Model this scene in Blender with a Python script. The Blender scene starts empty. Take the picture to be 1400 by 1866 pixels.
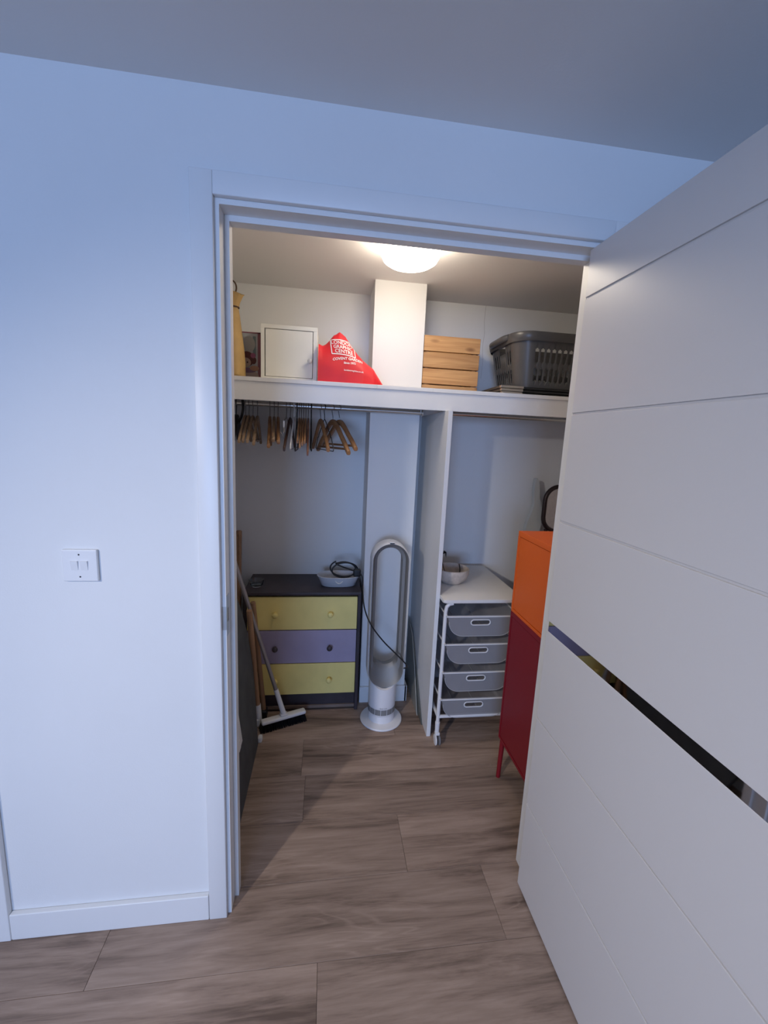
import bpy, bmesh, math, random
from mathutils import Vector, Matrix
random.seed(7)
PI = math.pi
S = bpy.context.scene
COL = S.collection

# ------------------------------------------------------------------ camera
def cam_axes(yaw, pitch, roll):
    y, p, r = map(math.radians, (yaw, pitch, roll))
    f = Vector((math.sin(y)*math.cos(p), math.cos(y)*math.cos(p), math.sin(p)))
    rt = Vector((math.cos(y), -math.sin(y), 0)); up = rt.cross(f)
    rt2 = rt*math.cos(r) + up*math.sin(r); up2 = rt2.cross(f)
    return rt2, up2, f
cd = bpy.data.cameras.new('camera'); cam = bpy.data.objects.new('camera', cd); COL.objects.link(cam)
rt, up, fw = cam_axes(7.953, -9.58, 2.622)
M = Matrix((rt, up, -fw)).transposed().to_4x4(); M.translation = Vector((0.282, -1.167, 1.513))
cam.matrix_world = M
cd.sensor_fit = 'HORIZONTAL'; cd.sensor_width = 36; cd.lens = 36*768.8/1400
cd.clip_start = 0.02; cd.clip_end = 60
S.camera = cam
# ------------------------------------------------------------------ world, daylight, exposure
w = bpy.data.worlds.new('world'); S.world = w; w.use_nodes = True
w.node_tree.nodes['Background'].inputs[0].default_value = (0.45, 0.62, 1.0, 1)
w.node_tree.nodes['Background'].inputs[1].default_value = 0.6
def window_light(name, loc, sx, sz, energy, color, target):
    l = bpy.data.lights.new(name, 'AREA'); l.shape = 'RECTANGLE'; l.size = sx; l.size_y = sz
    l.energy = energy; l.color = color
    o = bpy.data.objects.new(name, l); COL.objects.link(o); o.location = loc
    o.rotation_euler = (Vector(target)-Vector(loc)).to_track_quat('-Z', 'Y').to_euler()
    return o
window_light('daylight_window_offscreen', (-0.85, -5.58, 1.40), 1.7, 1.25, 126, (0.34, 0.535, 1.0), (0.1, 0, 1.1))
def room_lamp(loc, aim, energy, color, size=0.05):
    l = bpy.data.lights.new('room_ceiling_lamp_offscreen', 'SPOT'); l.energy = energy; l.color = color; l.spot_size = math.radians(72); l.spot_blend = 1.0; l.shadow_soft_size = size
    o = bpy.data.objects.new('room_ceiling_lamp_offscreen', l); COL.objects.link(o); o.location = loc
    o.rotation_euler = (Vector(aim)-Vector(loc)).to_track_quat('-Z', 'Y').to_euler()
room_lamp((-1.36, -2.10, 2.20), (0.80, 0.05, 0.0), 142, (1.0, 0.93, 0.88), 0.06)
vs = S.view_settings
S.display_settings.display_device = 'sRGB'
vs.view_transform = 'Standard'; vs.look = 'None'; vs.gamma = 1; vs.use_curve_mapping = False
vs.exposure = 0.0

# ------------------------------------------------------------------ materials
MATS = {}
def mat(name, color, rough=0.5, metal=0.0, noise=0.0, nscale=8.0, bump=0.0, bscale=60.0, spec=0.5, coat=0.0, stretch=(1,1,1), color2=None):
    if name in MATS: return MATS[name]
    m = bpy.data.materials.new(name); m.use_nodes = True; nt = m.node_tree; N = nt.nodes; L = nt.links
    b = N['Principled BSDF']
    b.inputs['Roughness'].default_value = rough; b.inputs['Metallic'].default_value = metal
    b.inputs['Specular IOR Level'].default_value = spec; b.inputs['Coat Weight'].default_value = coat
    b.inputs['Base Color'].default_value = (*color, 1)
    tc = N.new('ShaderNodeTexCoord'); mp = N.new('ShaderNodeMapping'); mp.inputs['Scale'].default_value = stretch
    L.new(tc.outputs['Object'], mp.inputs['Vector'])
    if noise > 0 or color2:
        n = N.new('ShaderNodeTexNoise'); n.inputs['Scale'].default_value = nscale; n.inputs['Detail'].default_value = 5
        L.new(mp.outputs['Vector'], n.inputs['Vector'])
        r = N.new('ShaderNodeValToRGB'); r.color_ramp.elements[0].position = 0.35; r.color_ramp.elements[1].position = 0.68
        c2 = color2 if color2 else tuple(c*(1-noise) for c in color)
        r.color_ramp.elements[0].color = (*c2, 1); r.color_ramp.elements[1].color = (*color, 1)
        L.new(n.outputs['Fac'], r.inputs['Fac']); L.new(r.outputs['Color'], b.inputs['Base Color'])
    if bump > 0:
        n2 = N.new('ShaderNodeTexNoise'); n2.inputs['Scale'].default_value = bscale; n2.inputs['Detail'].default_value = 3
        L.new(mp.outputs['Vector'], n2.inputs['Vector'])
        bp = N.new('ShaderNodeBump'); bp.inputs['Strength'].default_value = bump; bp.inputs['Distance'].default_value = 0.002
        L.new(n2.outputs['Fac'], bp.inputs['Height']); L.new(bp.outputs['Normal'], b.inputs['Normal'])
    MATS[name] = m
    return m
def wood(name, base, dark, scale=(1.2, 14, 14), rough=0.5, knots=False, axis='X'):
    """long-grain wood along one object axis, shifted per object"""
    if name in MATS: return MATS[name]
    m = bpy.data.materials.new(name); m.use_nodes = True; nt = m.node_tree; N = nt.nodes; L = nt.links
    b = N['Principled BSDF']; b.inputs['Roughness'].default_value = rough
    tc = N.new('ShaderNodeTexCoord'); oi = N.new('ShaderNodeObjectInfo')
    mul = N.new('ShaderNodeMath'); mul.operation = 'MULTIPLY'; mul.inputs[1].default_value = 37.0
    L.new(oi.outputs['Random'], mul.inputs[0])
    cmb = N.new('ShaderNodeCombineXYZ')
    for i in range(3): L.new(mul.outputs[0], cmb.inputs[i])
    add = N.new('ShaderNodeVectorMath'); L.new(tc.outputs['Object'], add.inputs[0]); L.new(cmb.outputs[0], add.inputs[1])
    mp = N.new('ShaderNodeMapping'); mp.inputs['Scale'].default_value = scale; L.new(add.outputs[0], mp.inputs['Vector'])
    n1 = N.new('ShaderNodeTexNoise'); n1.inputs['Scale'].default_value = 1.0; n1.inputs['Detail'].default_value = 7; n1.inputs['Distortion'].default_value = 0.9
    L.new(mp.outputs[0], n1.inputs['Vector'])
    mp2 = N.new('ShaderNodeMapping'); mp2.inputs['Scale'].default_value = tuple(s*6 if s > 3 else s*2.5 for s in scale); L.new(add.outputs[0], mp2.inputs['Vector'])
    n2 = N.new('ShaderNodeTexNoise'); n2.inputs['Scale'].default_value = 1.0; n2.inputs['Detail'].default_value = 4
    L.new(mp2.outputs[0], n2.inputs['Vector'])
    mx = N.new('ShaderNodeMath'); mx.operation = 'MULTIPLY_ADD'; mx.inputs[1].default_value = 0.45
    L.new(n2.outputs['Fac'], mx.inputs[0]); L.new(n1.outputs['Fac'], mx.inputs[2])
    r = N.new('ShaderNodeValToRGB'); e = r.color_ramp.elements
    e[0].position = 0.52; e[0].color = (*dark, 1); e[1].position = 0.92; e[1].color = (*base, 1)
    L.new(mx.outputs[0], r.inputs['Fac'])
    hv = N.new('ShaderNodeHueSaturation')
    m2 = N.new('ShaderNodeMath'); m2.operation = 'MULTIPLY_ADD'; m2.inputs[1].default_value = 0.22; m2.inputs[2].default_value = 0.89
    L.new(oi.outputs['Random'], m2.inputs[0]); L.new(m2.outputs[0], hv.inputs['Value']); L.new(r.outputs['Color'], hv.inputs['Color'])
    out = hv.outputs['Color']
    if knots:
        v = N.new('ShaderNodeTexVoronoi'); v.inputs['Scale'].default_value = 1.0
        mp3 = N.new('ShaderNodeMapping'); mp3.inputs['Scale'].default_value = (5, 9, 13); L.new(add.outputs[0], mp3.inputs['Vector']); L.new(mp3.outputs[0], v.inputs['Vector'])
        kr = N.new('ShaderNodeValToRGB'); kr.color_ramp.elements[0].position = 0.06; kr.color_ramp.elements[0].color = (0.25, 0.12, 0.06, 1)
        kr.color_ramp.elements[1].position = 0.2; kr.color_ramp.elements[1].color = (1, 1, 1, 1)
        L.new(v.outputs['Distance'], kr.inputs['Fac'])
        mm = N.new('ShaderNodeMix'); mm.data_type = 'RGBA'; mm.blend_type = 'MULTIPLY'; mm.inputs['Factor'].default_value = 1
        L.new(out, mm.inputs['A']); L.new(kr.outputs['Color'], mm.inputs['B']); out = mm.outputs['Result']
    L.new(out, b.inputs['Base Color'])
    bp = N.new('ShaderNodeBump'); bp.inputs['Strength'].default_value = 0.12; bp.inputs['Distance'].default_value = 0.001
    L.new(mx.outputs[0], bp.inputs['Height']); L.new(bp.outputs['Normal'], b.inputs['Normal'])
    MATS[name] = m
    return m
def emit(name, color, strength):
    m = bpy.data.materials.new(name); m.use_nodes = True; b = m.node_tree.nodes['Principled BSDF']
    b.inputs['Base Color'].default_value = (0.9, 0.9, 0.9, 1)
    b.inputs['Emission Color'].default_value = (*color, 1); b.inputs['Emission Strength'].default_value = strength
    return m
def glass(name, color, rough=0.02):
    m = bpy.data.materials.new(name); m.use_nodes = True; b = m.node_tree.nodes['Principled BSDF']
    b.inputs['Base Color'].default_value = (*color, 1); b.inputs['Roughness'].default_value = rough
    b.inputs['Transmission Weight'].default_value = 1.0; b.inputs['IOR'].default_value = 1.45
    return m
def wire_mesh(name, color, alpha):
    m = bpy.data.materials.new(name); m.use_nodes = True; nt = m.node_tree; b = nt.nodes['Principled BSDF']
    b.inputs['Base Color'].default_value = (*color, 1); b.inputs['Roughness'].default_value = 0.5; b.inputs['Metallic'].default_value = 0.0
    b.inputs['Alpha'].default_value = alpha
    return m
paint = mat('wall_paint', (0.80, 0.80, 0.79), 0.75, noise=0.03, nscale=2, bump=0.12, bscale=220)
ceilp = mat('ceiling_paint', (0.81, 0.79, 0.77), 0.85, noise=0.03, nscale=2, bump=0.1, bscale=160)
gloss = mat('white_satin_paint', (0.80, 0.80, 0.79), 0.38, bump=0.05, bscale=40)
doorp = mat('door_lacquer', (0.69, 0.655, 0.62), 0.37, bump=0.05, bscale=160)
lam = mat('white_laminate', (0.80, 0.79, 0.77), 0.35)
chrome = mat('chrome', (0.62, 0.60, 0.58), 0.30, 1.0)
mirror = mat('polished_steel_strip', (0.55, 0.55, 0.56), 0.03, 1.0)
steel = mat('brushed_steel', (0.62, 0.60, 0.57), 0.28, 1.0)
black = mat('black_plastic', (0.012, 0.012, 0.013), 0.45)
whitepl = mat('white_plastic', (0.82, 0.82, 0.82), 0.3)
screwm = mat('dark_screw', (0.06, 0.06, 0.06), 0.4, 0.8)
def vinyl(name):
    m = bpy.data.materials.new(name); m.use_nodes = True; nt = m.node_tree; N = nt.nodes; L = nt.links
    b = N['Principled BSDF']; b.inputs['Roughness'].default_value = 0.5; b.inputs['Specular IOR Level'].default_value = 0.35
    tc = N.new('ShaderNodeTexCoord'); oi = N.new('ShaderNodeObjectInfo')
    cm = N.new('ShaderNodeCombineXYZ')
    for i, k in enumerate((61.0, 23.0, 0.0)):
        q = N.new('ShaderNodeMath'); q.operation = 'MULTIPLY'; q.inputs[1].default_value = k; L.new(oi.outputs['Random'], q.inputs[0]); L.new(q.outputs[0], cm.inputs[i])
    ad = N.new('ShaderNodeVectorMath'); L.new(tc.outputs['Object'], ad.inputs[0]); L.new(cm.outputs[0], ad.inputs[1])
    def noise(sc, detail, dist, rough=0.55):
        mp = N.new('ShaderNodeMapping'); mp.inputs['Scale'].default_value = sc; L.new(ad.outputs[0], mp.inputs['Vector'])
        n = N.new('ShaderNodeTexNoise'); n.inputs['Scale'].default_value = 1; n.inputs['Detail'].default_value = detail; n.inputs['Distortion'].default_value = dist; n.inputs['Roughness'].default_value = rough
        L.new(mp.outputs[0], n.inputs['Vector']); return n.outputs['Fac']
    def math_(op, a_, b_):
        q = N.new('ShaderNodeMath'); q.operation = op
        for i, v in enumerate((a_, b_)):
            if isinstance(v, (int, float)): q.inputs[i].default_value = v
            else: L.new(v, q.inputs[i])
        return q.outputs[0]
    broad = noise((1.3, 11, 1), 5, 1.1, 0.6); fine = noise((5, 80, 1), 5, 0.5, 0.7); fig = noise((1.15, 8.5, 1), 2.5, 0.25)
    # cathedral figure: contour lines of a stretched noise
    ln_ = math_('FRACT', math_('MULTIPLY', fig, 24.0), 0.0); ln_ = math_('ABSOLUTE', math_('SUBTRACT', ln_, 0.5), 0.0)
    line = N.new('ShaderNodeMapRange'); line.inputs['From Min'].default_value = 0.0; line.inputs['From Max'].default_value = 0.20; line.inputs['To Min'].default_value = 1.0; line.inputs['To Max'].default_value = 0.0
    L.new(ln_, line.inputs['Value'])
    gate = N.new('ShaderNodeMapRange'); gate.inputs['From Min'].default_value = 0.50; gate.inputs['From Max'].default_value = 0.64; L.new(noise((1.3, 5, 1), 2, 0.2), gate.inputs['Value'])
    lg = math_('MULTIPLY', math_('MULTIPLY', line.outputs[0], gate.outputs[0]), 0.09)
    v = math_('ADD', math_('MULTIPLY', broad, 0.72), math_('MULTIPLY', fine, 0.34)); v = math_('ADD', v, lg)
    r = N.new('ShaderNodeValToRGB'); e = r.color_ramp.elements
    e[0].position = 0.38; e[0].color = (0.150, 0.102, 0.077, 1); e[1].position = 0.70; e[1].color = (0.475, 0.352, 0.276, 1)
    x = e.new(0.53); x.color = (0.335, 0.240, 0.184, 1)
    L.new(v, r.inputs['Fac'])
    hv = N.new('ShaderNodeHueSaturation'); L.new(math_('ADD', math_('MULTIPLY', oi.outputs['Random'], 0.20), 0.88), hv.inputs['Value']); L.new(r.outputs['Color'], hv.inputs['Color'])
    L.new(hv.outputs['Color'], b.inputs['Base Color'])
    bp = N.new('ShaderNodeBump'); bp.inputs['Strength'].default_value = 0.1; bp.inputs['Distance'].default_value = 0.001; L.new(v, bp.inputs['Height']); L.new(bp.outputs['Normal'], b.inputs['Normal'])
    return m
floor_m = vinyl('vinyl_plank')
under = mat('floor_underlay', (0.06, 0.045, 0.035), 0.9)

# ------------------------------------------------------------------ mesh helpers
class MB:
    def __init__(s): s.bm = bmesh.new()
    def box(s, x0, x1, y0, y1, z0, z1, bev=0.0, seg=1):
        b = bmesh.new(); vs_ = [b.verts.new((x, y, z)) for x in (x0, x1) for y in (y0, y1) for z in (z0, z1)]
        for f in ((0,1,3,2), (4,6,7,5), (0,4,5,1), (2,3,7,6), (0,2,6,4), (1,5,7,3)): b.faces.new([vs_[i] for i in f])
        if bev > 0: bmesh.ops.bevel(b, geom=b.edges[:], offset=bev, segments=seg, affect='EDGES', profile=0.5)
        s.merge(b); return s
    def merge(s, b, mtx=None):
        bmesh.ops.recalc_face_normals(b, faces=b.faces[:])
        if mtx is not None: bmesh.ops.transform(b, matrix=mtx, verts=b.verts[:])
        me = bpy.data.meshes.new('tmp'); b.to_mesh(me); b.free(); s.bm.from_mesh(me); bpy.data.meshes.remove(me)
    def tube(s, pts, r, n=10, cap=True, closed=False, ry=None):
        pts = [Vector(p) for p in pts]; b = bmesh.new(); rings = []; N = len(pts)
        nrm = None
        for i, p in enumerate(pts):
            if closed: t = (pts[(i+1) % N]-pts[i-1]).normalized()
            else: t = (pts[min(i+1, N-1)]-pts[max(i-1, 0)]).normalized()
            if nrm is None:
                a = Vector((0, 0, 1)) if abs(t.z) < 0.9 else Vector((1, 0, 0))
                nrm = t.cross(a).normalized()
            nrm = (nrm - t*nrm.dot(t)).normalized(); bi = t.cross(nrm)
            rr = r[i] if isinstance(r, (list, tuple)) else r
            rings.append([b.verts.new(p + nrm*math.cos(2*PI*k/n)*rr + bi*math.sin(2*PI*k/n)*rr*(ry or 1)) for k in range(n)])
        m = N if closed else N-1
        for i in range(m):
            A, B = rings[i], rings[(i+1) % N]
            for k in range(n): b.faces.new((A[k], A[(k+1) % n], B[(k+1) % n], B[k]))
        if cap and not closed: b.faces.new(rings[0][::-1]); b.faces.new(rings[-1])
        s.merge(b); return s
    def lathe(s, prof, c=(0, 0, 0), n=32, axis='Z', sx=1, sy=1):
        b = bmesh.new(); rings = []
        for r, z in prof:
            if r < 1e-6: rings.append([b.verts.new((0, 0, z))])
            else: rings.append([b.verts.new((r*sx*math.cos(2*PI*k/n), r*sy*math.sin(2*PI*k/n), z)) for k in range(n)])
        for A, B in zip(rings, rings[1:]):
            for k in range(n):
                a = [A[0]] if len(A) == 1 else [A[k], A[(k+1) % n]]
                c2 = [B[0]] if len(B) == 1 else [B[(k+1) % n], B[k]]
                if len(a)+len(c2) >= 3: b.faces.new(a+c2)
        m = Matrix.Translation(c)
        if axis == 'Y': m = m @ Matrix.Rotation(PI/2, 4, 'X')       # local +z points to -y
        if axis == 'X': m = m @ Matrix.Rotation(-PI/2, 4, 'Y')      # local +z points to -x
        s.merge(b, m); return s
    def prism(s, poly, a0, a1, axis='Y', bev=0.0):
        """polygon in the two other axes, extruded along axis"""
        b = bmesh.new()
        def P(u, v, a): return {'Y': (u, a, v), 'X': (a, u, v), 'Z': (u, v, a)}[axis]
        A = [b.verts.new(P(u, v, a0)) for u, v in poly]; B = [b.verts.new(P(u, v, a1)) for u, v in poly]; n = len(poly)
        b.faces.new(A); b.faces.new(B[::-1])
        for i in range(n): b.faces.new((A[i], B[i], B[(i+1) % n], A[(i+1) % n]))
        if bev > 0:
            ed = [e for e in b.edges if abs((e.verts[0].co-e.verts[1].co)['XYZ'.index(axis)]) < 1e-6]
            bmesh.ops.bevel(b, geom=ed, offset=bev, segments=2, affect='EDGES', profile=0.5)
        s.merge(b); return s
    def grid(s, rows, closed_u=False, cap=False):
        """rows: list of equal length lists of points"""
        b = bmesh.new(); R = [[b.verts.new(p) for p in row] for row in rows]
        for A, B in zip(R, R[1:]):
            n = len(A); m = n if closed_u else n-1
            for k in range(m): b.faces.new((A[k], A[(k+1) % n], B[(k+1) % n], B[k]))
        if cap: b.faces.new(R[0][::-1]); b.faces.new(R[-1])
        s.merge(b); return s
    def build(s, name, m, parent=None, angle=46, world=True):
        if parent is not None and world:
            off = Vector((0, 0, 0)); p = parent
            while p is not None: off += p.location; p = p.parent
            bmesh.ops.translate(s.bm, vec=-off, verts=s.bm.verts[:])
        me = bpy.data.meshes.new(name); s.bm.to_mesh(me); s.bm.free()
        me.shade_smooth(); me.set_sharp_from_angle(angle=math.radians(angle))
        o = bpy.data.objects.new(name, me); COL.objects.link(o)
        if len(me.polygons) < 120:
            wn = o.modifiers.new('weighted_normals', 'WEIGHTED_NORMAL'); wn.keep_sharp = True; wn.weight = 80
        me.materials.append(m)
        if parent is not None: o.parent = parent
        return o
def B(*a, bev=0.0, seg=1): return MB().box(*a, bev=bev, seg=seg)
def thing(name, label, cat, loc=(0, 0, 0), rz=0, group=None):
    o = bpy.data.objects.new(name, None); COL.objects.link(o); o.empty_display_size = 0.05
    o.location = loc; o.rotation_euler = (0, 0, rz); o['label'] = label; o['category'] = cat
    if group: o['group'] = group
    return o
def tag(o, label, cat, group=None):
    o['label'] = label; o['category'] = cat
    if group: o['group'] = group
    return o
def struct(o, label=None):
    o['kind'] = 'structure'
    if label: o['label'] = label
    return o
def lab(o, label): o['label'] = label; return o
def spline(pts, n=8):
    P = [Vector(p) for p in pts]; out = []
    for i in range(len(P)-1):
        p0 = P[max(i-1, 0)]; p1 = P[i]; p2 = P[i+1]; p3 = P[min(i+2, len(P)-1)]
        for k in range(n):
            t = k/n
            out.append(0.5*((2*p1)+(p2-p0)*t+(2*p0-5*p1+4*p2-p3)*t*t+(3*p1-p0-3*p2+p3)*t**3))
    out.append(P[-1]); return out
def rrect(x0, x1, z0, z1, r, n=6):
    out = []
    for cx, cz, a in ((x1-r, z1-r, 0), (x0+r, z1-r, 90), (x0+r, z0+r, 180), (x1-r, z0+r, 270)):
        for k in range(n+1):
            t = math.radians(a+90*k/n); out.append((cx+r*math.cos(t), cz+r*math.sin(t)))
    return out
def text_mesh(body, size, bold=0.0, extrude=0.0, align='CENTER', shear=0.0):
    c = bpy.data.curves.new('txt', 'FONT'); c.body = body; c.size = size; c.align_x = align; c.align_y = 'CENTER'
    c.offset = bold; c.extrude = extrude; c.resolution_u = 3; c.shear = shear
    o = bpy.data.objects.new('txt', c); me = bpy.data.meshes.new_from_object(o)
    vs_ = [v.co.copy() for v in me.vertices]; fs = [tuple(p.vertices) for p in me.polygons]
    bpy.data.objects.remove(o); bpy.data.meshes.remove(me)
    return vs_, fs
def add_text(mb, body, size, fn, **k):
    vs_, fs = text_mesh(body, size, **k); b = bmesh.new()
    V = [b.verts.new(fn(v.x, v.y)) for v in vs_]
    for f in fs:
        try: b.faces.new([V[i] for i in f])
        except ValueError: pass
    me = bpy.data.meshes.new('tmp'); b.to_mesh(me); b.free(); mb.bm.from_mesh(me); bpy.data.meshes.remove(me)

# ------------------------------------------------------------------ dimensions (metres)
W = 1.035; H = 2.068; ZC = 2.301; T = 0.082; D = 1.32
XL, XR = -0.24, 1.86            # cupboard side walls
RX0, RX1, RY = -3.2, 2.9, -5.5  # room
# ------------------------------------------------------------------ the setting
struct(MB().box(RX0-0.1, RX1+0.1, RY-0.1, D+0.1, ZC, ZC+0.08).build('ceiling', ceilp), 'plain white painted ceiling')
fl = struct(B(RX0-0.1, RX1+0.1, RY-0.1, D+0.1, -0.08, -0.003).build('floor', under), 'brown oak effect plank floor')
# planks: rows run along x, 0.2355 wide, 1.213 long
PL, PW = 1.213, 0.2355
off = {0: -0.343, -1: 0.287, 1: 0.60, 2: 0.217}
cache = {}
def plank(x0, x1, y0, y1):
    x0 = max(x0, RX0); x1 = min(x1, RX1)
    if x1-x0 < 0.02: return
    key = (round(x1-x0, 4), round(y1-y0, 4))
    if key not in cache:
        L_, W_ = key; o = B(0.0004, L_-0.0004, 0.0004, W_-0.0004, -0.004, 0.0, bev=0.0009).build('plank', floor_m, fl, world=False, angle=20)
        cache[key] = o.data
    else:
        o = bpy.data.objects.new('plank', cache[key]); COL.objects.link(o); o.parent = fl
    o.location = (x0, y0, 0)
for r in range(-24, 6):
    y0 = -0.161 + r*PW; y1 = y0+PW
    y1 = min(y1, D)
    if y1-y0 < 0.02 or y0 < RY: continue
    o0 = off.get(r, (r*0.47) % PL)
    k0 = math.floor((RX0-o0)/PL)
    for k in range(k0, k0+8):
        plank(o0+k*PL, o0+(k+1)*PL, y0, y1)
# front wall with the opening
wf = MB().box(RX0, -0.0115, 0, T, 0, ZC).box(W+0.0115, RX1, 0, T, 0, ZC).box(-0.0115, W+0.0115, 0, T, H+0.0115, ZC)
struct(wf.build('wall_front', paint), 'white painted wall around the cupboard doorway')
struct(B(XL-0.1, XR+0.1, D, D+0.1, 0, ZC).build('wall_back', paint), 'white back wall inside the cupboard')
struct(B(XL-0.1, XL, T, D, 0, ZC).build('wall_left', paint), 'white left wall inside the cupboard')
struct(B(XR, XR+0.1, T, D, 0, ZC).build('wall_right', paint), 'white right wall inside the cupboard')
# the crack running down the upper back wall
ck = [(1.165, 2.30), (1.162, 2.22), (1.169, 2.15), (1.163, 2.08), (1.172, 2.00), (1.168, 1.9)]
ckm = MB().tube([(x, D, z) for x, z in ck], 0.0012, 5)
lab(ckm.build('crack', mat('crack_filler', (0.55, 0.54, 0.52), 0.9), bpy.data.objects['wall_back']), 'thin hairline crack')
col = struct(B(0.500, 0.763, 1.081, D, 0, ZC).build('wall_column', paint), 'white boxed-in column on the back wall')
struct(B(0.497, 0.775, 1.066, 1.081, 0, 0.098, bev=0.002).box(0.763, 0.778, 1.066, D, 0, 0.098, bev=0.002).build('baseboard_column', gloss))
struct(B(0.778, 0.827, D-0.015, D, 0, 0.098, bev=0.002).box(0.85, XR, D-0.015, D, 0, 0.098, bev=0.002).build('baseboard_back', gloss))
struct(B(-0.615, -0.054, -0.016, 0, 0, 0.089, bev=0.003, seg=2).build('baseboard_front', gloss), 'white skirting board under the light switch')
# door lining with stop, architraves
ln = MB()
ln.box(-0.0115, 0.011, 0, T, 0, 0.985).box(-0.0115, 0.011, 0, T, 1.025, H-0.0125).box(-0.0115, 0.011, 0, 0.010, 0.985, 1.025).box(-0.0115, 0.011, 0.024, T, 0.985, 1.025).box(W-0.011, W+0.0115, 0, T, 0, H-0.0125).box(-0.0115, W+0.0115, 0, T, H-0.0125, H+0.0115)
ln.box(0.011, 0.024, 0.049, T, 0, H-0.0125, bev=0.001).box(W-0.024, W-0.011, 0.049, T, 0, H-0.0125, bev=0.001).box(0.0235, W-0.0235, 0.0494, T, H-0.0265, H-0.0125)
t1 = struct(ln.build('trim_1', gloss), 'white door lining with stop')
sp = B(0.0105, 0.0122, 0.002, 0.030, 0.945, 0.985).box(0.0105, 0.0122, 0.002, 0.030, 1.025, 1.065).box(0.0105, 0.0122, 0.002, 0.010, 0.985, 1.025).box(0.0105, 0.0122, 0.024, 0.030, 0.985, 1.025).box(-0.0005, 0.0122, -0.0006, 0.003, 0.965, 1.035, bev=0.0004).build('strike_plate', steel, t1)
lab(sp, 'steel strike plate with latch hole')
ar = MB().box(-0.053, 0, -0.016, 0, 0, H+0.052, bev=0.0025, seg=2).box(W, W+0.053, -0.016, 0, 0, H+0.052, bev=0.0025, seg=2).box(0, W, -0.016, 0, H, H+0.052, bev=0.0025, seg=2)
struct(ar.build('trim_2', gloss), 'white architrave around the doorway')
struct(B(-0.685, -0.615, -0.018, 0, 0, H+0.05, bev=0.003, seg=2).build('trim_3', gloss), 'white upright trim at the far end of the skirting')
# room shell behind the camera (windows in the rear wall)
rw = MB()
wins = [(-1.75, 0.05, 0.73, 2.07)]
xs = [RX0]
for a, b_, z0, z1 in wins: xs += [a, b_]
xs.append(RX1)
for i in range(0, len(xs), 2): rw.box(xs[i], xs[i+1], RY-0.1, RY, 0, ZC)
for a, b_, z0, z1 in wins: rw.box(a, b_, RY-0.1, RY, 0, z0).box(a, b_, RY-0.1, RY, z1, ZC)
struct(rw.build('wall_rear', paint))
struct(B(RX0-0.1, RX0, RY-0.1, T, 0, ZC).build('wall_roomleft', paint)); struct(B(RX1, RX1+0.1, RY-0.1, T, 0, ZC).build('wall_roomright', paint))
for i, (a, b_, z0, z1) in enumerate(wins):
    f = MB().box(a, b_, RY-0.07, RY-0.02, z0, z0+0.03).box(a, b_, RY-0.07, RY-0.02, z1-0.03, z1).box(a, a+0.02, RY-0.07, RY-0.02, z0+0.03, z1-0.03).box(b_-0.02, b_, RY-0.07, RY-0.02, z0+0.03, z1-0.03)
    struct(f.build('window_%d' % (i+1), gloss))
# ------------------------------------------------------------------ door leaf, swung open 90 degrees
dr = struct(thing('door_1', 'tall white grooved flush door with a polished strip, standing open', 'door', (0.976, -0.004, 0)))
del dr['category']
DX0, DX1, DY0, DY1, DZ0, DZ1 = 0.976, 1.020, -1.004, -0.004, 0.010, 2.046
B(DX0+0.0045, DX1, DY0, DY1, DZ0, DZ1, bev=0.001).build('leaf', doorp, dr)
gz = [DZ0, 0.328, 0.650, None, 1.298, 1.612, 1.922, DZ1]
bands = [(DZ0, 0.3255), (0.3315, 0.6475), (0.6535, 0.951), (0.984, 1.2965), (1.3025, 1.6095), (1.6155, 1.9195), (1.9255, DZ1)]
for z0, z1 in bands: B(DX0, DX0+0.0052, DY0+0.0008, DY1-0.0008, z0, z1, bev=0.0012, seg=2).build('panel', doorp, dr)
lab(B(DX0+0.0012, DX0+0.005, DY0+0.002, DY1-0.008, 0.951, 0.984).build('inlay_strip', mirror, dr), 'mirror-polished metal strip')
for z in (0.25, 1.05, 1.82):
    MB().tube([(W-0.007, -0.006, z-0.05), (W-0.007, -0.006, z+0.05)], 0.0055, 10).build('hinge', steel, dr)
# ------------------------------------------------------------------ light switch
sw = thing('light_switch', 'white square double rocker light switch on the wall', 'light switch', (-0.3525, 0, 1.111))
lab(B(-0.395, -0.310, -0.010, 0.0005, 1.112, 1.198, bev=0.003, seg=2).build('plate', whitepl, sw), 'white plate')
for x in (-0.365, -0.3415):
    m = MB(); b = bmesh.new()
    y0, y1 = -0.0098, -0.0145
    P = [(x-.0085, -.0095, 1.143), (x+.0085, -.0095, 1.143), (x+.0085, -.0095, 1.168), (x-.0085, -.0095, 1.168),
         (x-.0085, -.0105, 1.143), (x+.0085, -.0105, 1.143), (x+.0085, -.0145, 1.168), (x-.0085, -.0145, 1.168)]
    V = [b.verts.new(p) for p in P]
    for f in ((0,1,2,3), (4,7,6,5), (0,4,5,1), (1,5,6,2), (2,6,7,3), (3,7,4,0)): b.faces.new([V[i] for i in f])
    m.merge(b); m.build('rocker', whitepl, sw)
for x, z in ((-0.353, 1.185), (-0.353, 1.125)): MB().lathe([(0, 0.0005), (0.0022, 0.0005), (0.0022, -0.001)], (x, -0.010, z), 10, 'Y').build('screw', screwm, sw)
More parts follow.
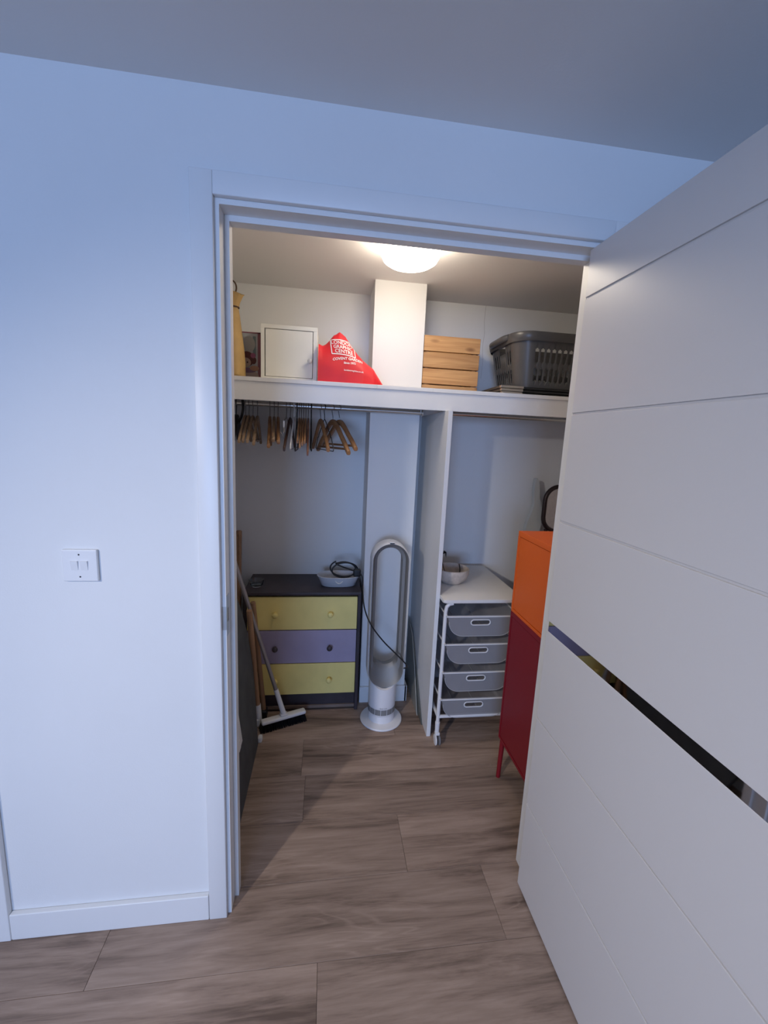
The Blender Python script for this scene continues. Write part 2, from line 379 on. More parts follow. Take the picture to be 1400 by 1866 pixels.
# ------------------------------------------------------------------ cupboard lamp
LC = (0.592, 0.63, ZC)
lm = thing('ceiling_lamp', 'round opal drum ceiling lamp, switched on inside the cupboard', 'ceiling lamp', LC)
MB().lathe([(0, 0), (0.108, 0), (0.108, -0.014), (0, -0.014)], LC, 40).build('base', whitepl, lm)
pr = [(0.113, -0.010), (0.1175, -0.025), (0.1185, -0.045), (0.116, -0.062), (0.107, -0.078), (0.090, -0.089), (0.065, -0.096), (0.035, -0.0995), (0, -0.1005)]
lab(MB().lathe(pr, LC, 48).build('diffuser', emit('lit_opal', (1.0, 0.875, 0.71), 21.0), lm), 'glowing opal diffuser')
# ------------------------------------------------------------------ shelf, partition, rails
sh = thing('shelf', 'deep white wall-to-wall shelf with fascia inside the cupboard', 'shelf', (0.8, 1.0, 1.664))
sb = MB().box(XL, 0.4995, 0.811, D, 1.745, 1.763, bev=0.001).box(0.7635, XR, 0.811, D, 1.745, 1.763, bev=0.001).box(0.4995, 0.7635, 0.811, 1.0805, 1.745, 1.763, bev=0.001)
sb.build('board', lam, sh)
B(XL, XR, 0.815, 0.834, 1.664, 1.745, bev=0.001).build('fascia', lam, sh)
B(XL, XR, D-0.02, D, 1.70, 1.745).build('rear_batten', lam, sh) if False else None
tag(B(0.828, 0.849, 0.757, D-0.0, 0, 1.664, bev=0.0012).build('partition_panel', lam), 'tall plain upright partition board beneath the shelf', 'panel')
RY_, RZ_, RR = 1.05, 1.665, 0.0125
r1 = thing('hanging_rail', 'chrome clothes rail holding the coat hangers', 'rail', (0.27, RY_, RZ_))
MB().tube([(XL, RY_, RZ_), (0.765, RY_, RZ_)], RR, 14).build('rod', chrome, r1)
MB().lathe([(0, 0), (0.019, 0), (0.019, 0.006), (0, 0.006)], (0.772, RY_, RZ_), 16, 'X').box(0.757, 0.7625, RY_-0.012, RY_+0.012, RZ_, 1.745).build('bracket', chrome, r1)
MB().lathe([(0, 0), (0.021, 0), (0.021, 0.012), (0, 0.012)], (XL+0.012, RY_, RZ_), 16, 'X').build('socket', chrome, r1)
r2 = thing('hanging_rail', 'empty metal clothes rail between partition and right wall', 'rail', (1.3, 0.95, 1.662))
MB().tube([(0.849, 0.95, 1.662), (XR, 0.95, 1.662)], RR, 14).build('rod', chrome, r2)
for x in (0.861, XR): MB().lathe([(0, 0), (0.021, 0), (0.021, 0.012), (0, 0.012)], (x, 0.95, 1.662), 16, 'X').build('socket', chrome, r2)
# ------------------------------------------------------------------ chest of drawers (painted)
dk = mat('dark_plum_paint', (0.060, 0.046, 0.052), 0.5, noise=0.35, nscale=9, bump=0.1, bscale=50)
yel = mat('yellow_paint', (0.97, 0.79, 0.27), 0.5, noise=0.10, nscale=7, bump=0.06, bscale=60)
lil = mat('lilac_paint', (0.42, 0.36, 0.48), 0.5, noise=0.12, nscale=7, bump=0.06, bscale=60)
DXL, DXR, DYF = -0.139, 0.483, 1.006
cdw = thing('chest_of_drawers', 'plum chest with yellow and lilac drawer fronts', 'chest of drawers', (0.172, 1.15, 0))
B(DXL, DXR, DYF-0.004, D-0.004, 0.682, 0.700, bev=0.002).build('top', dk, cdw)
for x0 in (DXL, DXR-0.018): B(x0, x0+0.018, DYF, D-0.006, 0, 0.682, bev=0.0015).build('side_panel', dk, cdw)
B(DXL+0.018, DXR-0.018, D-0.03, D-0.02, 0.03, 0.682).build('back_board', dk, cdw)
B(DXL+0.018, DXR-0.018, DYF+0.02, DYF+0.036, 0.028, 0.104, bev=0.001).build('plinth', dk, cdw)
lab(B(DXL+0.018, DXR-0.018, DYF+0.010, DYF+0.034, 0.012, 0.030, bev=0.001).build('bottom_rail', mat('bare_wood_edge', (0.26, 0.19, 0.15), 0.6, noise=0.3), cdw), 'worn bare wood rail')
for (z0, z1), mm, kn in (((0.487, 0.672), yel, yel), ((0.292, 0.482), lil, dk), ((0.106, 0.288), yel, yel)):
    d = B(DXL+0.020, DXR-0.020, DYF+0.002, DYF+0.020, z0, z1, bev=0.0018, seg=2).box(DXL+0.03, DXR-0.03, DYF+0.02, D-0.04, z0+0.02, z0+0.03).build('drawer', mm, cdw)
    lab(d, 'yellow drawer' if mm is yel else 'lilac drawer')
    zc = (z0+z1)/2
    for x in (0.028, 0.318):
        pk = [(0, -0.002), (0.007, -0.002), (0.006, 0.010), (0.009, 0.015), (0.0145, 0.020), (0.0155, 0.026), (0.0125, 0.032), (0.006, 0.0345), (0, 0.035)]
        MB().lathe(pk, (x, DYF+0.002, zc), 16, 'Y').build('knob', kn, d)
# ------------------------------------------------------------------ things on the chest
ena = mat('white_enamel', (0.62, 0.62, 0.64), 0.3, noise=0.06, nscale=14)
ds = thing('oven_dish', 'white rounded baking dish on the plum chest', 'dish', (0.36, 1.125, 0.70))
def oval(z, hx, hy, cx=0.36, cy=1.125, n=40, e=2.6):
    out = []
    for k in range(n):
        t = 2*PI*k/n; c, s_ = math.cos(t), math.sin(t)
        out.append((cx+hx*math.copysign(abs(c)**(2/e), c), cy+hy*math.copysign(abs(s_)**(2/e), s_), z))
    return out
MB().grid([oval(0.702, 0.06, 0.03), oval(0.701, 0.088, 0.046), oval(0.704, 0.094, 0.050), oval(0.752, 0.113, 0.066), oval(0.760, 0.120, 0.072), oval(0.762, 0.118, 0.070), oval(0.758, 0.110, 0.063), oval(0.708, 0.088, 0.045), oval(0.706, 0.05, 0.03)], closed_u=True, cap=True).build('bowl', ena, ds)
MB().tube([(0.362+0.019*math.cos(a), 1.0655+0.004*math.sin(a), 0.747+0.019*math.sin(a)) for a in [PI*(1.0+k/10) for k in range(-1, 12)]], 0.0032, 6).build('handle', mat('pale_enamel_edge', (0.75, 0.72, 0.66), 0.3), ds)
cb = thing('power_cable', 'coiled black mains cable with plug lying over the white dish', 'cable', (0.41, 1.11, 0.76))
pts = []
for k in range(0, 46):
    a = 2*PI*k/22 + 2.2; rr = 0.080 - 0.020*k/45
    pts.append((0.392+rr*math.cos(a), 1.125+0.025*math.sin(a*0.5), 0.790+0.62*rr*math.sin(a)))
pts += [(0.452, 1.10, 0.787), (0.470, 1.09, 0.790)]
run = [(0.470, 1.09, 0.790), (0.489, 1.072, 0.765), (0.4915, 1.05, 0.720), (0.4915, 1.02, 0.690), (0.492, 0.985, 0.665), (0.496, 0.93, 0.635), (0.511, 0.858, 0.604), (0.545, 0.85, 0.55), (0.595, 0.85, 0.487), (0.65, 0.85, 0.43), (0.702, 0.853, 0.376), (0.727, 0.868, 0.340), (0.731, 0.90, 0.31), (0.722, 0.955, 0.27), (0.70, 0.992, 0.2), (0.672, 1.0, 0.09), (0.645, 0.995, 0.05)]
MB().tube(spline(pts, 2), 0.0042, 8).build('coil', black, cb)
MB().tube(spline(run, 7), 0.0036, 8).build('flex', black, cb)
B(0.440, 0.482, 1.072, 1.100, 0.762, 0.806, bev=0.009, seg=3).box(0.452, 0.457, 1.1, 1.118, 0.775, 0.792).box(0.468, 0.473, 1.1, 1.118, 0.775, 0.792).build('plug', black, cb)
gl = MB().lathe([(0, 0.702), (0.026, 0.702), (0.034, 0.712), (0.040, 0.738), (0.0385, 0.739), (0.032, 0.715), (0.024, 0.707), (0, 0.707)], (-0.083, 1.10, 0), 28).build('glass_bowl', glass('clear_glass', (0.9, 0.95, 0.94)))
tag(gl, 'small clear glass bowl on the plum chest', 'bowl')
# ------------------------------------------------------------------ tower fan
FX, FY = 0.608, 0.920
fan = thing('tower_fan', 'white and silver bladeless tower fan with a tall open loop', 'fan', (FX, FY, 0))
silver = mat('silver_plastic', (0.22, 0.215, 0.205), 0.5, 0.35)
fanw = mat('fan_white', (0.80, 0.80, 0.82), 0.32)
MB().lathe([(0, 0.001), (0.113, 0.001), (0.115, 0.006), (0.112, 0.011), (0.076, 0.017), (0, 0.017)], (FX, FY, 0), 56).build('base_disc', fanw, fan)
prof_ = [(0.0725, 0.014), (0.073, 0.052), (0.0722, 0.053), (0.0722, 0.0545), (0.0735, 0.056), (0.0742, 0.12), (0.0745, 0.18)]
rows = [[(FX+r*math.cos(2*PI*k/56), FY+r*math.sin(2*PI*k/56), z) for k in range(56)] for r, z in prof_]
def seat_z(x): return 0.3115-math.sqrt(max(0.0985**2-(x-FX-0.006)**2, 0.0))
rows.append([(x, y, seat_z(x)+0.002) for x, y, z in rows[-1]])
rows.append([(FX+(x-FX)*0.8, FY+(y-FY)*0.8, seat_z(FX+(x-FX)*0.8)+0.005) for x, y, z in rows[-1]])
bd = MB().grid(rows, closed_u=True).build('body', fanw, fan)
# dark band of the grille
gm = mat('fan_grille', (0.27, 0.27, 0.27), 0.5, noise=0.3, nscale=900)
for k in range(14):
    a0 = 2*PI*k/14-PI/2-0.16; a1 = a0+2*PI/14-0.035
    rows = [[(FX+0.0747*math.cos(a0+(a1-a0)*j/5), FY+0.0747*math.sin(a0+(a1-a0)*j/5), z) for j in range(6)] for z in (0.066, 0.098)]
    MB().grid(rows).build('grille_window', gm, bd)
tm = MB(); add_text(tm, 'dyson cool', 0.009, lambda x, y: (FX+0.0752*math.sin(x/0.0752), FY-0.0752*math.cos(x/0.0752), 0.108+y))
tm.build('lettering', mat('grey_print', (0.12, 0.12, 0.13), 0.6), bd)
# loop: stadium section swept: outer shell, inner silver wall
def stad(hw, zb, zt, y, n=18):
    out = []
    for k in range(n+1):
        a = PI*k/n; out.append((FX+0.006+hw*math.cos(a), y, zt-hw+hw*math.sin(a)))
    for k in range(n+1):
        a = PI+PI*k/n; out.append((FX+0.006+hw*math.cos(a), y, zb+hw+hw*math.sin(a)))
    return out
y0, y1 = FY-0.056, FY+0.052
MB().grid([stad(0.088, 0.223, 1.000, y0+0.002), stad(0.0925, 0.219, 1.005, y0), stad(0.0965, 0.215, 1.009, y0+0.008), stad(0.0985, 0.213, 1.011, y0+0.03), stad(0.0975, 0.214, 1.010, y1-0.02), stad(0.088, 0.224, 1.000, y1)], closed_u=True).build('loop_shell', fanw, fan)
MB().grid([stad(0.0915, 0.220, 1.004, y0-0.0008), stad(0.085, 0.228, 0.997, y0+0.004), stad(0.081, 0.262, 0.993, y0+0.03), stad(0.0665, 0.300, 0.978, y0+0.034), stad(0.064, 0.325, 0.975, y0+0.055), stad(0.067, 0.318, 0.98, y1-0.01), stad(0.078, 0.25, 0.99, y1), stad(0.088, 0.224, 1.000, y1)], closed_u=True).build('loop_inner_wall', silver, fan)
lab(B(FX-0.006, FX+0.020, y0-0.004, y0+0.03, 1.006, 1.0145, bev=0.003, seg=2).build('remote_control', fanw, fan), 'white remote on top')
lab(B(FX-0.004, FX+0.018, y0-0.0055, y0-0.003, 1.006, 1.011).build('remote_end', black, fan), 'black remote end')
# ------------------------------------------------------------------ broom, wooden-handled tools
wdh = wood('handle_wood', (0.42, 0.24, 0.13), (0.27, 0.145, 0.075), (30, 30, 3), 0.5)
greypole = mat('grey_metal_pole', (0.36, 0.33, 0.32), 0.38, 0.5)
br = thing('broom', 'grey-poled broom with white head and black bristles', 'broom', (0.085, 0.90, 0))
hm = Matrix.Translation((0.085, 0.900, 0)) @ Matrix.Rotation(math.atan2(0.086, 0.213), 4, 'Z')
m = MB(); b = MB().box(-0.118, 0.118, -0.020, 0.020, 0.040, 0.060, bev=0.008, seg=3).box(-0.02, 0.02, -0.016, 0.016, 0.058, 0.070, bev=0.004)
b.bm.transform(hm); b.build('head', whitepl, br)
m = MB()
for i in range(44):
    for j in range(6):
        x = -0.113+0.226*(i+random.random()*0.6)/44; y = -0.017+0.034*j/5
        dx = (x/0.115)*0.012+random.uniform(-.002, .002); dy = (y/0.02)*0.008+random.uniform(-.002, .002)
        m.tube([(x, y, 0.044), (x+dx*0.5, y+dy*0.5, 0.024), (x+dx, y+dy, 0.001)], 0.0024, 3, cap=False)
m.bm.transform(hm); o = m.build('bristles', black, br); o['kind'] = 'stuff'; lab(o, 'black bristles')
p0 = Vector((0.085, 0.902, 0.062)); p1 = Vector((-0.229, 0.955, 1.099)); d = (p1-p0)
MB().tube([p0, p0+d*0.03, p0+d*0.135], [0.0145, 0.0135, 0.0125], 12).build('socket', whitepl, br)
MB().tube([p0+d*0.10, p1], 0.0105, 12).build('pole', greypole, br)
def stick(name, label, a, b_, r, hole=True):
    t = thing(name, label, 'pole' if name == 'wooden_pole' else 'mop' if name == 'mop' else 'brush', a)
    a, b_ = Vector(a), Vector(b_); dd = (b_-a).normalized()
    hd_ = MB().tube([a, b_-dd*0.006, b_-dd*0.002, b_], [r, r, r*0.9, r*0.65], 14).build('handle', wdh, t)
    if hole:
        q = b_-dd*0.03
        cut = MB().tube([q+Vector((-0.3*r, -r*1.5, 0)), q+Vector((0.3*r, r*1.5, 0))], 0.0038, 10).build('drill', wdh, t)
        bo = hd_.modifiers.new('hole', 'BOOLEAN'); bo.operation = 'DIFFERENCE'; bo.solver = 'EXACT'; bo.object = cut
        bpy.context.view_layer.update()
        nm = bpy.data.meshes.new_from_object(hd_.evaluated_get(bpy.context.evaluated_depsgraph_get()))
        hd_.modifiers.clear(); hd_.data = nm; bpy.data.objects.remove(cut)
    return t
stick('wooden_pole', 'tall plain wooden pole leaning in the corner beside the plum chest', (-0.165, 0.955, 0.0), (-0.199, 1.235, 0.981), 0.0155)
mp_ = stick('mop', 'short wooden handle with white plastic foot beside the ironing board', (-0.046, 0.906, 0.045), (-0.085, 0.884, 0.655), 0.0145, False)
MB().tube([(-0.0455, 0.9065, 0.035), (-0.0505, 0.9035, 0.125)], [0.018, 0.0165], 14).box(-0.082, -0.034, 0.884, 0.931, 0.0, 0.050, bev=0.012, seg=3).build('foot', whitepl, mp_)
bs = stick('brush', 'short wooden handle leaning between white-footed handle and plum chest', (-0.030, 0.980, 0.04), (-0.080, 0.961, 0.667), 0.0135, False)
B(-0.075, -0.010, 0.953, 1.000, 0.0, 0.045, bev=0.006, seg=2).build('brush_head', black, bs)
# ------------------------------------------------------------------ ironing board on end against the left wall
ib = thing('ironing_board', 'dark grey ironing board standing on end against the left wall', 'ironing board', (-0.03, 0.5, 0))
far = [(0.757, 0.0), (0.782, 0.07), (0.848, 0.25), (0.872, 0.395), (0.849, 0.56), (0.79, 0.712), (0.735, 0.785), (0.66, 0.845), (0.58, 0.872), (0.5, 0.88)]
near = [(1.0-y, z) for y, z in far[:-1]]
pl = spline([(y, z, 0) for y, z in far], 3) + spline([(y, z, 0) for y, z in near], 3)[::-1]
poly = [(p.x, p.y) for p in pl]
mm = MB().prism(poly, 0.0, 0.022, 'X', bev=0.006)
shx = lambda x0: Matrix(((1, 0, -0.12, x0), (0, 1, 0, 0), (0, 0, 1, 0), (0, 0, 0, 1)))
mm.bm.transform(shx(-0.046)); mm.build('board', mat('charcoal_cover', (0.085, 0.090, 0.096), 0.75, noise=0.25, nscale=14, bump=0.2, bscale=30), ib)
for y in (0.42, 0.58):
    MB().tube([(-0.055, y, 0.03), (-0.075, y, 0.03), (-0.150, y+0.02, 0.72)], 0.010, 10).build('leg', whitepl, ib)
B(-0.030, -0.008, 0.768, 0.800, 0.0, 0.030, bev=0.007, seg=2).build('foot_cap', whitepl, ib)
pb = B(0.0, 0.018, 0.345, 0.392, 0.262, 0.385, bev=0.004).box(0.0, 0.018, 0.415, 0.455, 0.262, 0.385, bev=0.004).box(0.0, 0.018, 0.388, 0.419, 0.262, 0.295).box(0.0, 0.018, 0.388, 0.419, 0.350, 0.385); pb.bm.transform(shx(-0.0245))
pb.build('iron_rest', whitepl, ib)
# ------------------------------------------------------------------ thin sheets leaning on the partition
for (n, l, x, polyg, c) in (('glass_sheet', 'thin smoky sheet leaning against the upright partition', 0.8205, [(0.848, 0), (1.0, 0.165), (1.15, 0.330), (1.29, 0.372), (1.29, 0)], (0.10, 0.11, 0.10)),
                            ('white_sheet', 'thin off-white sheet propped behind the smoky one', 0.8125, [(0.93, 0), (1.06, 0.225), (1.17, 0.375), (1.295, 0.43), (1.295, 0)], (0.30, 0.30, 0.27))):
    tag(MB().prism(polyg, x, x+0.005, 'X', bev=0.001).build(n, mat(n+'_mat', c, 0.3), None), l, 'sheet')
# ------------------------------------------------------------------ wire basket trolley
wm = mat('white_powder_coat', (0.78, 0.77, 0.76), 0.35)
meshm = wire_mesh('wire_mesh_shaded_grey', (0.42, 0.41, 0.42), 0.60)  # grey-white mesh, its base colour darkened to stand in for shade
wgrey = mat('grey_wire', (0.42, 0.42, 0.43), 0.4)
tr = thing('drawer_trolley', 'white wheeled trolley with four wire mesh drawers', 'trolley', (1.05, 0.98, 0))
TX0, TX1, TY0, TY1 = 0.8625, 1.252, 0.700, 1.268
MB().prism(rrect(TX0-0.012, TX1+0.010, TY0-0.006, TY1, 0.014), 0.758, 0.774, 'Z', bev=0.002).build('top', mat('white_top', (0.82, 0.80, 0.76), 0.4, noise=0.03), tr)
for y in (TY0+0.010, TY1-0.012):
    for x, sg in ((TX0+0.006, 1), (TX1-0.006, -1)):
        MB().tube([(x, y, 0.10), (x, y, 0.71), (x+sg*0.004, y, 0.735), (x+sg*0.016, y, 0.748), (x+sg*0.035, y, 0.752)], 0.0095, 12).build('post', wm, tr)
    MB().tube([(TX0+0.006, y, 0.148), (TX1-0.006, y, 0.148)], 0.009, 10).build('cross_bar', wm, tr)
for x in (TX0+0.006, TX1-0.006): MB().tube([(x, TY0+0.01, 0.148), (x, TY1-0.012, 0.148)], 0.009, 10).build('side_bar', wm, tr)
for y in (TY0+0.010, TY1-0.012):
    for x in (TX0+0.006, TX1-0.006):
        cs = MB().tube([(x, y, 0.118), (x, y, 0.062)], [0.0125, 0.011], 12).box(x-0.012, x+0.012, y-0.018, y+0.006, 0.050, 0.066, bev=0.004, seg=2).build('castor', wm, tr)
        for s_ in (-1, 1):
            MB().lathe([(0, -0.0045), (0.024, -0.0045), (0.027, -0.002), (0.027, 0.002), (0.024, 0.0045), (0, 0.0045)], (x+s_*0.0095, y-0.012, 0.027), 22, 'X').build('wheel', mat('grey_tread', (0.20, 0.20, 0.21), 0.5) if s_ > 0 else whitepl, cs)
drz = [0.692, 0.546, 0.396, 0.250]
for zr in drz:
    x0, x1 = 0.876, 1.236; yf, yb = 0.704, 1.25; hgt = 0.108; R_ = 0.075
    def sect(y, ins=0.0, n=8):
        P = [(x0, y, zr)]
        for k in range(n+1):
            a = PI+PI/2*k/n; P.append((x0+0.012+R_+R_*math.cos(a), y, zr-hgt+R_+R_*math.sin(a)*1.0))
        for k in range(n+1):
            a = 1.5*PI+PI/2*k/n; P.append((x1-0.012-R_+R_*math.cos(a), y, zr-hgt+R_+R_*math.sin(a)))
        P.append((x1, y, zr)); return P
    dn = bpy.data.objects.new('drawer', None); COL.objects.link(dn); dn.parent = tr; dn.location = (0, 0, 0)
    bas = MB().grid([sect(yf), sect(yb)])
    b = bmesh.new(); b.faces.new([b.verts.new(p) for p in sect(yb)]); bas.merge(b)
    b = bmesh.new(); ed = []
    for loop in (sect(yf), [(u, yf, v) for u, v in rrect(1.001, 1.093, zr-0.046, zr-0.025, 0.010, 6)]):
        V = [b.verts.new(p) for p in loop]; ed += [b.edges.new((V[i], V[(i+1) % len(V)])) for i in range(len(V))]
    bmesh.ops.triangle_fill(b, edges=ed, use_beauty=True); bas.merge(b)
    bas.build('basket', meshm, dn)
    rim = [(x0-0.004, yb, zr+0.001), (x0-0.004, yf+0.03, zr+0.001), (x0-0.004, yf+0.006, zr+0.002), (x0+0.004, yf-0.002, zr-0.004), (x0+0.02, yf-0.003, zr-0.006), (x1-0.02, yf-0.003, zr-0.006), (x1-0.004, yf-0.002, zr-0.004), (x1+0.004, yf+0.006, zr+0.002), (x1+0.004, yf+0.03, zr+0.001), (x1+0.004, yb, zr+0.001)]
    MB().tube(spline(rim, 3), 0.0042, 8).build('rim', wm, dn)
    MB().tube([p for p in sect(yf-0.001)[1:-1]], 0.0020, 6).build('front_edge', wgrey, dn)
    MB().tube([(u, yf-0.004, v) for u, v in rrect(0.998, 1.096, zr-0.049, zr-0.022, 0.0134, 6)], 0.0032, 8, closed=True).build('handle', wm, dn)
    for x in (0.985, 1.10): MB().tube([(x, yf+0.002, zr-hgt-0.001), (x, yb, zr-hgt-0.001)], 0.0022, 6).build('base_wire', wgrey, dn)
# bowl on the trolley
stone = mat('speckled_ceramic', (0.66, 0.56, 0.47), 0.55, noise=0.25, nscale=45)
bw = thing('ceramic_bowl', 'round beige ceramic bowl on the trolley top', 'bowl', (0.962, 0.955, 0.774))
MB().lathe([(0, 0.774), (0.045, 0.774), (0.052, 0.777), (0.079, 0.800), (0.092, 0.832), (0.093, 0.856), (0.090, 0.858), (0.086, 0.855), (0.084, 0.832), (0.070, 0.803), (0.040, 0.785), (0, 0.783)], (0.962, 0.955, 0), 40).build('shell', stone, bw)
tw = thing('dried_twig', 'dark dried twig with curled leaf standing in the beige bowl', 'twig', (0.96, 0.96, 0.785))
MB().tube(spline([(0.985, 0.93, 0.786), (1.000, 0.945, 0.82), (1.005, 0.95, 0.845), (1.000, 0.955, 0.878)], 5), [0.003]*16, 6).build('short_stem', black, tw)
MB().tube(spline([(0.955, 0.965, 0.785), (0.925, 0.975, 0.84), (0.908, 0.975, 0.90), (0.912, 0.97, 0.935)], 5), [0.0022]*16, 6).build('stem', black, tw)
lv = MB(); rows = []
for k in range(7):
    t = k/6; wd = 0.014*math.sin(PI*min(max(t, 0.04), 0.97)); rows.append([(0.912+0.022*t+0.004*math.sin(5*t), 0.968+s_*wd, 0.930+0.010*math.sin(4*t)-0.012*t+abs(s_)*0.012*(1-t)) for s_ in (-1, -0.4, 0, 0.4, 1)])
rows2 = [[(x, y, z-0.004) for x, y, z in r] for r in rows]
lv.grid(rows).grid(rows2); lv.build('leaf', black, tw)
# ------------------------------------------------------------------ stacked metal cabinets
org = mat('orange_lacquer', (0.80, 0.135, 0.012), 0.45)
red = mat('crimson_lacquer', (0.235, 0.005, 0.013), 0.45)
CX0, CX1, CY0, CY1 = 1.088, 1.438, 0.125, 0.478
def cabinet(name, label, z0, z1, m_, legs):
    c = thing(name, label, 'cabinet', ((CX0+CX1)/2, (CY0+CY1)/2, 0 if legs else z0))
    t = 0.010
    B(CX0+0.006, CX1, CY0, CY1, z0, z0+t, bev=0.001).box(CX0+0.006, CX1, CY0, CY1, z1-t, z1, bev=0.001).box(CX0+0.006, CX1, CY0, CY0+t, z0+t, z1-t).box(CX0+0.006, CX1, CY1-t, CY1, z0+t, z1-t).box(CX1-t, CX1, CY0+t, CY1-t, z0+t, z1-t).build('body', m_, c)
    B(CX0, CX0+0.006, CY0, CY1, z1-0.022, z1, bev=0.001).box(CX0, CX0+0.006, CY0, CY1, z0, z0+0.012, bev=0.001).box(CX0, CX0+0.006, CY0, CY0+0.010, z0+0.012, z1-0.022).box(CX0, CX0+0.006, CY1-0.010, CY1, z0+0.012, z1-0.022).build('frame', m_, c)
    dd = B(CX0+0.002, CX0+0.014, CY0+0.012, CY1-0.012, z0+0.014, z1-0.024, bev=0.0015).build('door', m_, c)
    B(CX0-0.002, CX0+0.003, CY0+0.03, CY0+0.06, (z0+z1)/2-0.01, (z0+z1)/2+0.01, bev=0.002).build('latch', m_, dd)
    if legs:
        for x, sx in ((CX0+0.016, -1), (CX1-0.02, 1)):
            for y, sy in ((CY0+0.02, -1), (CY1-0.014, 1)):
                MB().tube([(x, y, z0+0.002), (x+sx*0.003, y+sy*0.004, 0.004), (x+sx*0.003, y+sy*0.004, 0.0)], [0.0115, 0.0095, 0.009], 14).build('leg', m_, c)
    return c
cabinet('metal_cabinet', 'crimson metal cabinet on thin legs behind the open door', 0.200, 0.812, red, True)
cabinet('metal_cabinet', 'orange metal cabinet stacked on the crimson one', 0.812, 1.166, org, False)
# ------------------------------------------------------------------ items in the far right corner
prof = [(1.50, 0.0, 0.10), (1.50, 0.4, 0.11), (1.515, 0.75, 0.075), (1.520, 0.92, 0.060), (1.530, 1.00, 0.085), (1.538, 1.06, 0.092), (1.548, 1.12, 0.072), (1.548, 1.17, 0.048), (1.538, 1.22, 0.034), (1.534, 1.27, 0.034), (1.530, 1.31, 0.022), (1.528, 1.333, 0.010)]
pp = spline(prof, 4)
wv = MB().prism([(p.x-p.z/2, p.y) for p in pp] + [(p.x+p.z/2, p.y) for p in pp][::-1], 1.205, 1.240, 'Y', bev=0.006)
tag(wv.build('wavy_panel', mat('sage_grey_paint', (0.52, 0.54, 0.53), 0.5)), 'tall wavy-edged grey panel against the back wall', 'panel')
fc = thing('folding_chair', 'folded chair with beige back pad and dark frame beside the wavy panel', 'chair', (1.70, 1.17, 0))
fr = rrect(1.575, 1.83, 1.022, 1.290, 0.085, 8)
MB().tube([(u, 1.175, v) for u, v in fr], 0.013, 10, closed=True).build('back_frame', mat('dark_burgundy', (0.020, 0.008, 0.008), 0.4), fc)
MB().prism(rrect(1.583, 1.822, 1.030, 1.282, 0.078, 8), 1.168, 1.190, 'Y', bev=0.006).build('back_pad', mat('beige_cloth', (0.50, 0.44, 0.41), 0.85, noise=0.1, nscale=60, bump=0.3, bscale=300), fc)
B(1.59, 1.82, 1.13, 1.20, 0.46, 0.86, bev=0.015, seg=2).build('seat', mat('beige_cloth', (0, 0, 0)), fc)
for x in (1.60, 1.805):
    MB().tube([(x, 1.175, 1.03), (x, 1.175, 0.0)], 0.0115, 10).build('leg', MATS['dark_burgundy'], fc)
    MB().tube([(x+0.004, 1.205, 0.80), (x+0.004, 1.105, 0.0)], 0.0105, 10).build('leg', MATS['dark_burgundy'], fc)
# ------------------------------------------------------------------ on the shelf
SZ = 1.763
# kraft paper bag
KX, KY = -0.160, 0.905
kb = thing('paper_bag', 'tall brown kraft paper bag twisted shut at the shelf end', 'bag', (KX, KY, SZ))
sec = [(SZ, 0.050, 0.075), (SZ+0.01, 0.060, 0.085), (1.83, 0.062, 0.085), (1.90, 0.058, 0.075), (1.97, 0.048, 0.055), (2.03, 0.041, 0.034), (2.065, 0.036, 0.022), (2.09, 0.041, 0.022), (2.115, 0.055, 0.030), (2.122, 0.060, 0.032)]
rows = []
for i, (z, hx, hy) in enumerate(sec):
    row = []
    for k in range(28):
        a = 2*PI*k/28; wob = 1+0.06*math.sin(7*a+i*0.9)*(0.3+0.1*i)
        row.append((KX+hx*wob*math.copysign(abs(math.cos(a))**0.75, math.cos(a)), KY+hy*wob*math.copysign(abs(math.sin(a))**0.75, math.sin(a)), z+(0.006*math.sin(3*a) if i > 7 else 0)))
    rows.append(row)
kraft = mat('kraft_paper', (0.52, 0.34, 0.13), 0.7, noise=0.15, nscale=18, bump=0.5, bscale=26)
MB().grid(rows, closed_u=True, cap=True).build('sack', kraft, kb)
MB().tube([(KX+0.038*math.cos(a), KY+0.025*math.sin(a), 2.066) for a in [2*PI*k/20 for k in range(20)]], 0.004, 6, closed=True).build('tie', mat('brown_cord', (0.09, 0.05, 0.03), 0.8), kb)
MB().tube(spline([(KX+0.005, KY, 2.10), (KX+0.028, KY-0.005, 2.135), (KX+0.025, KY-0.005, 2.165), (KX, KY, 2.18), (KX-0.025, KY+0.005, 2.15), (KX-0.015, KY+0.005, 2.10)], 6), 0.0035, 6).build('cord_handle', MATS['brown_cord'], kb)
# printed picture panel (generic drawing)
PX0, PX1, PYF, PZ1 = -0.200, -0.043, 1.005, 1.990
pc = thing('picture_board', 'pastel printed picture board between the paper bag and white box', 'picture', (-0.12, PYF, SZ))
B(PX0, PX1, PYF, PYF+0.012, SZ, PZ1, bev=0.001).build('board', mat('picture_ground', (0.34, 0.38, 0.45), 0.4, color2=(0.55, 0.57, 0.58), nscale=9), pc)
def disc(name, x, z, rx, rz, c, d, rough=0.5):
    MB().lathe([(0, 0), (1, 0), (1, 0.0004), (0, 0.0004)], (0, 0, 0), 24, 'Y', sx=rx, sy=rz)
    mb = MB(); n = 22; y = PYF-0.0004*d
    poly_ = [(x+rx*math.cos(2*PI*k/n), z+rz*math.sin(2*PI*k/n)) for k in range(n)]
    mb.prism(poly_, y-0.0002, y+0.0002, 'Y').build(name, mat('print_%s' % name, c, rough), pc)
B(PX1-0.014, PX1, PYF-0.0008, PYF, SZ, PZ1).box(PX0, PX1, PYF-0.0008, PYF, PZ1-0.006, PZ1).build('printed_border', mat('print_border', (0.26, 0.10, 0.14), 0.45), pc)
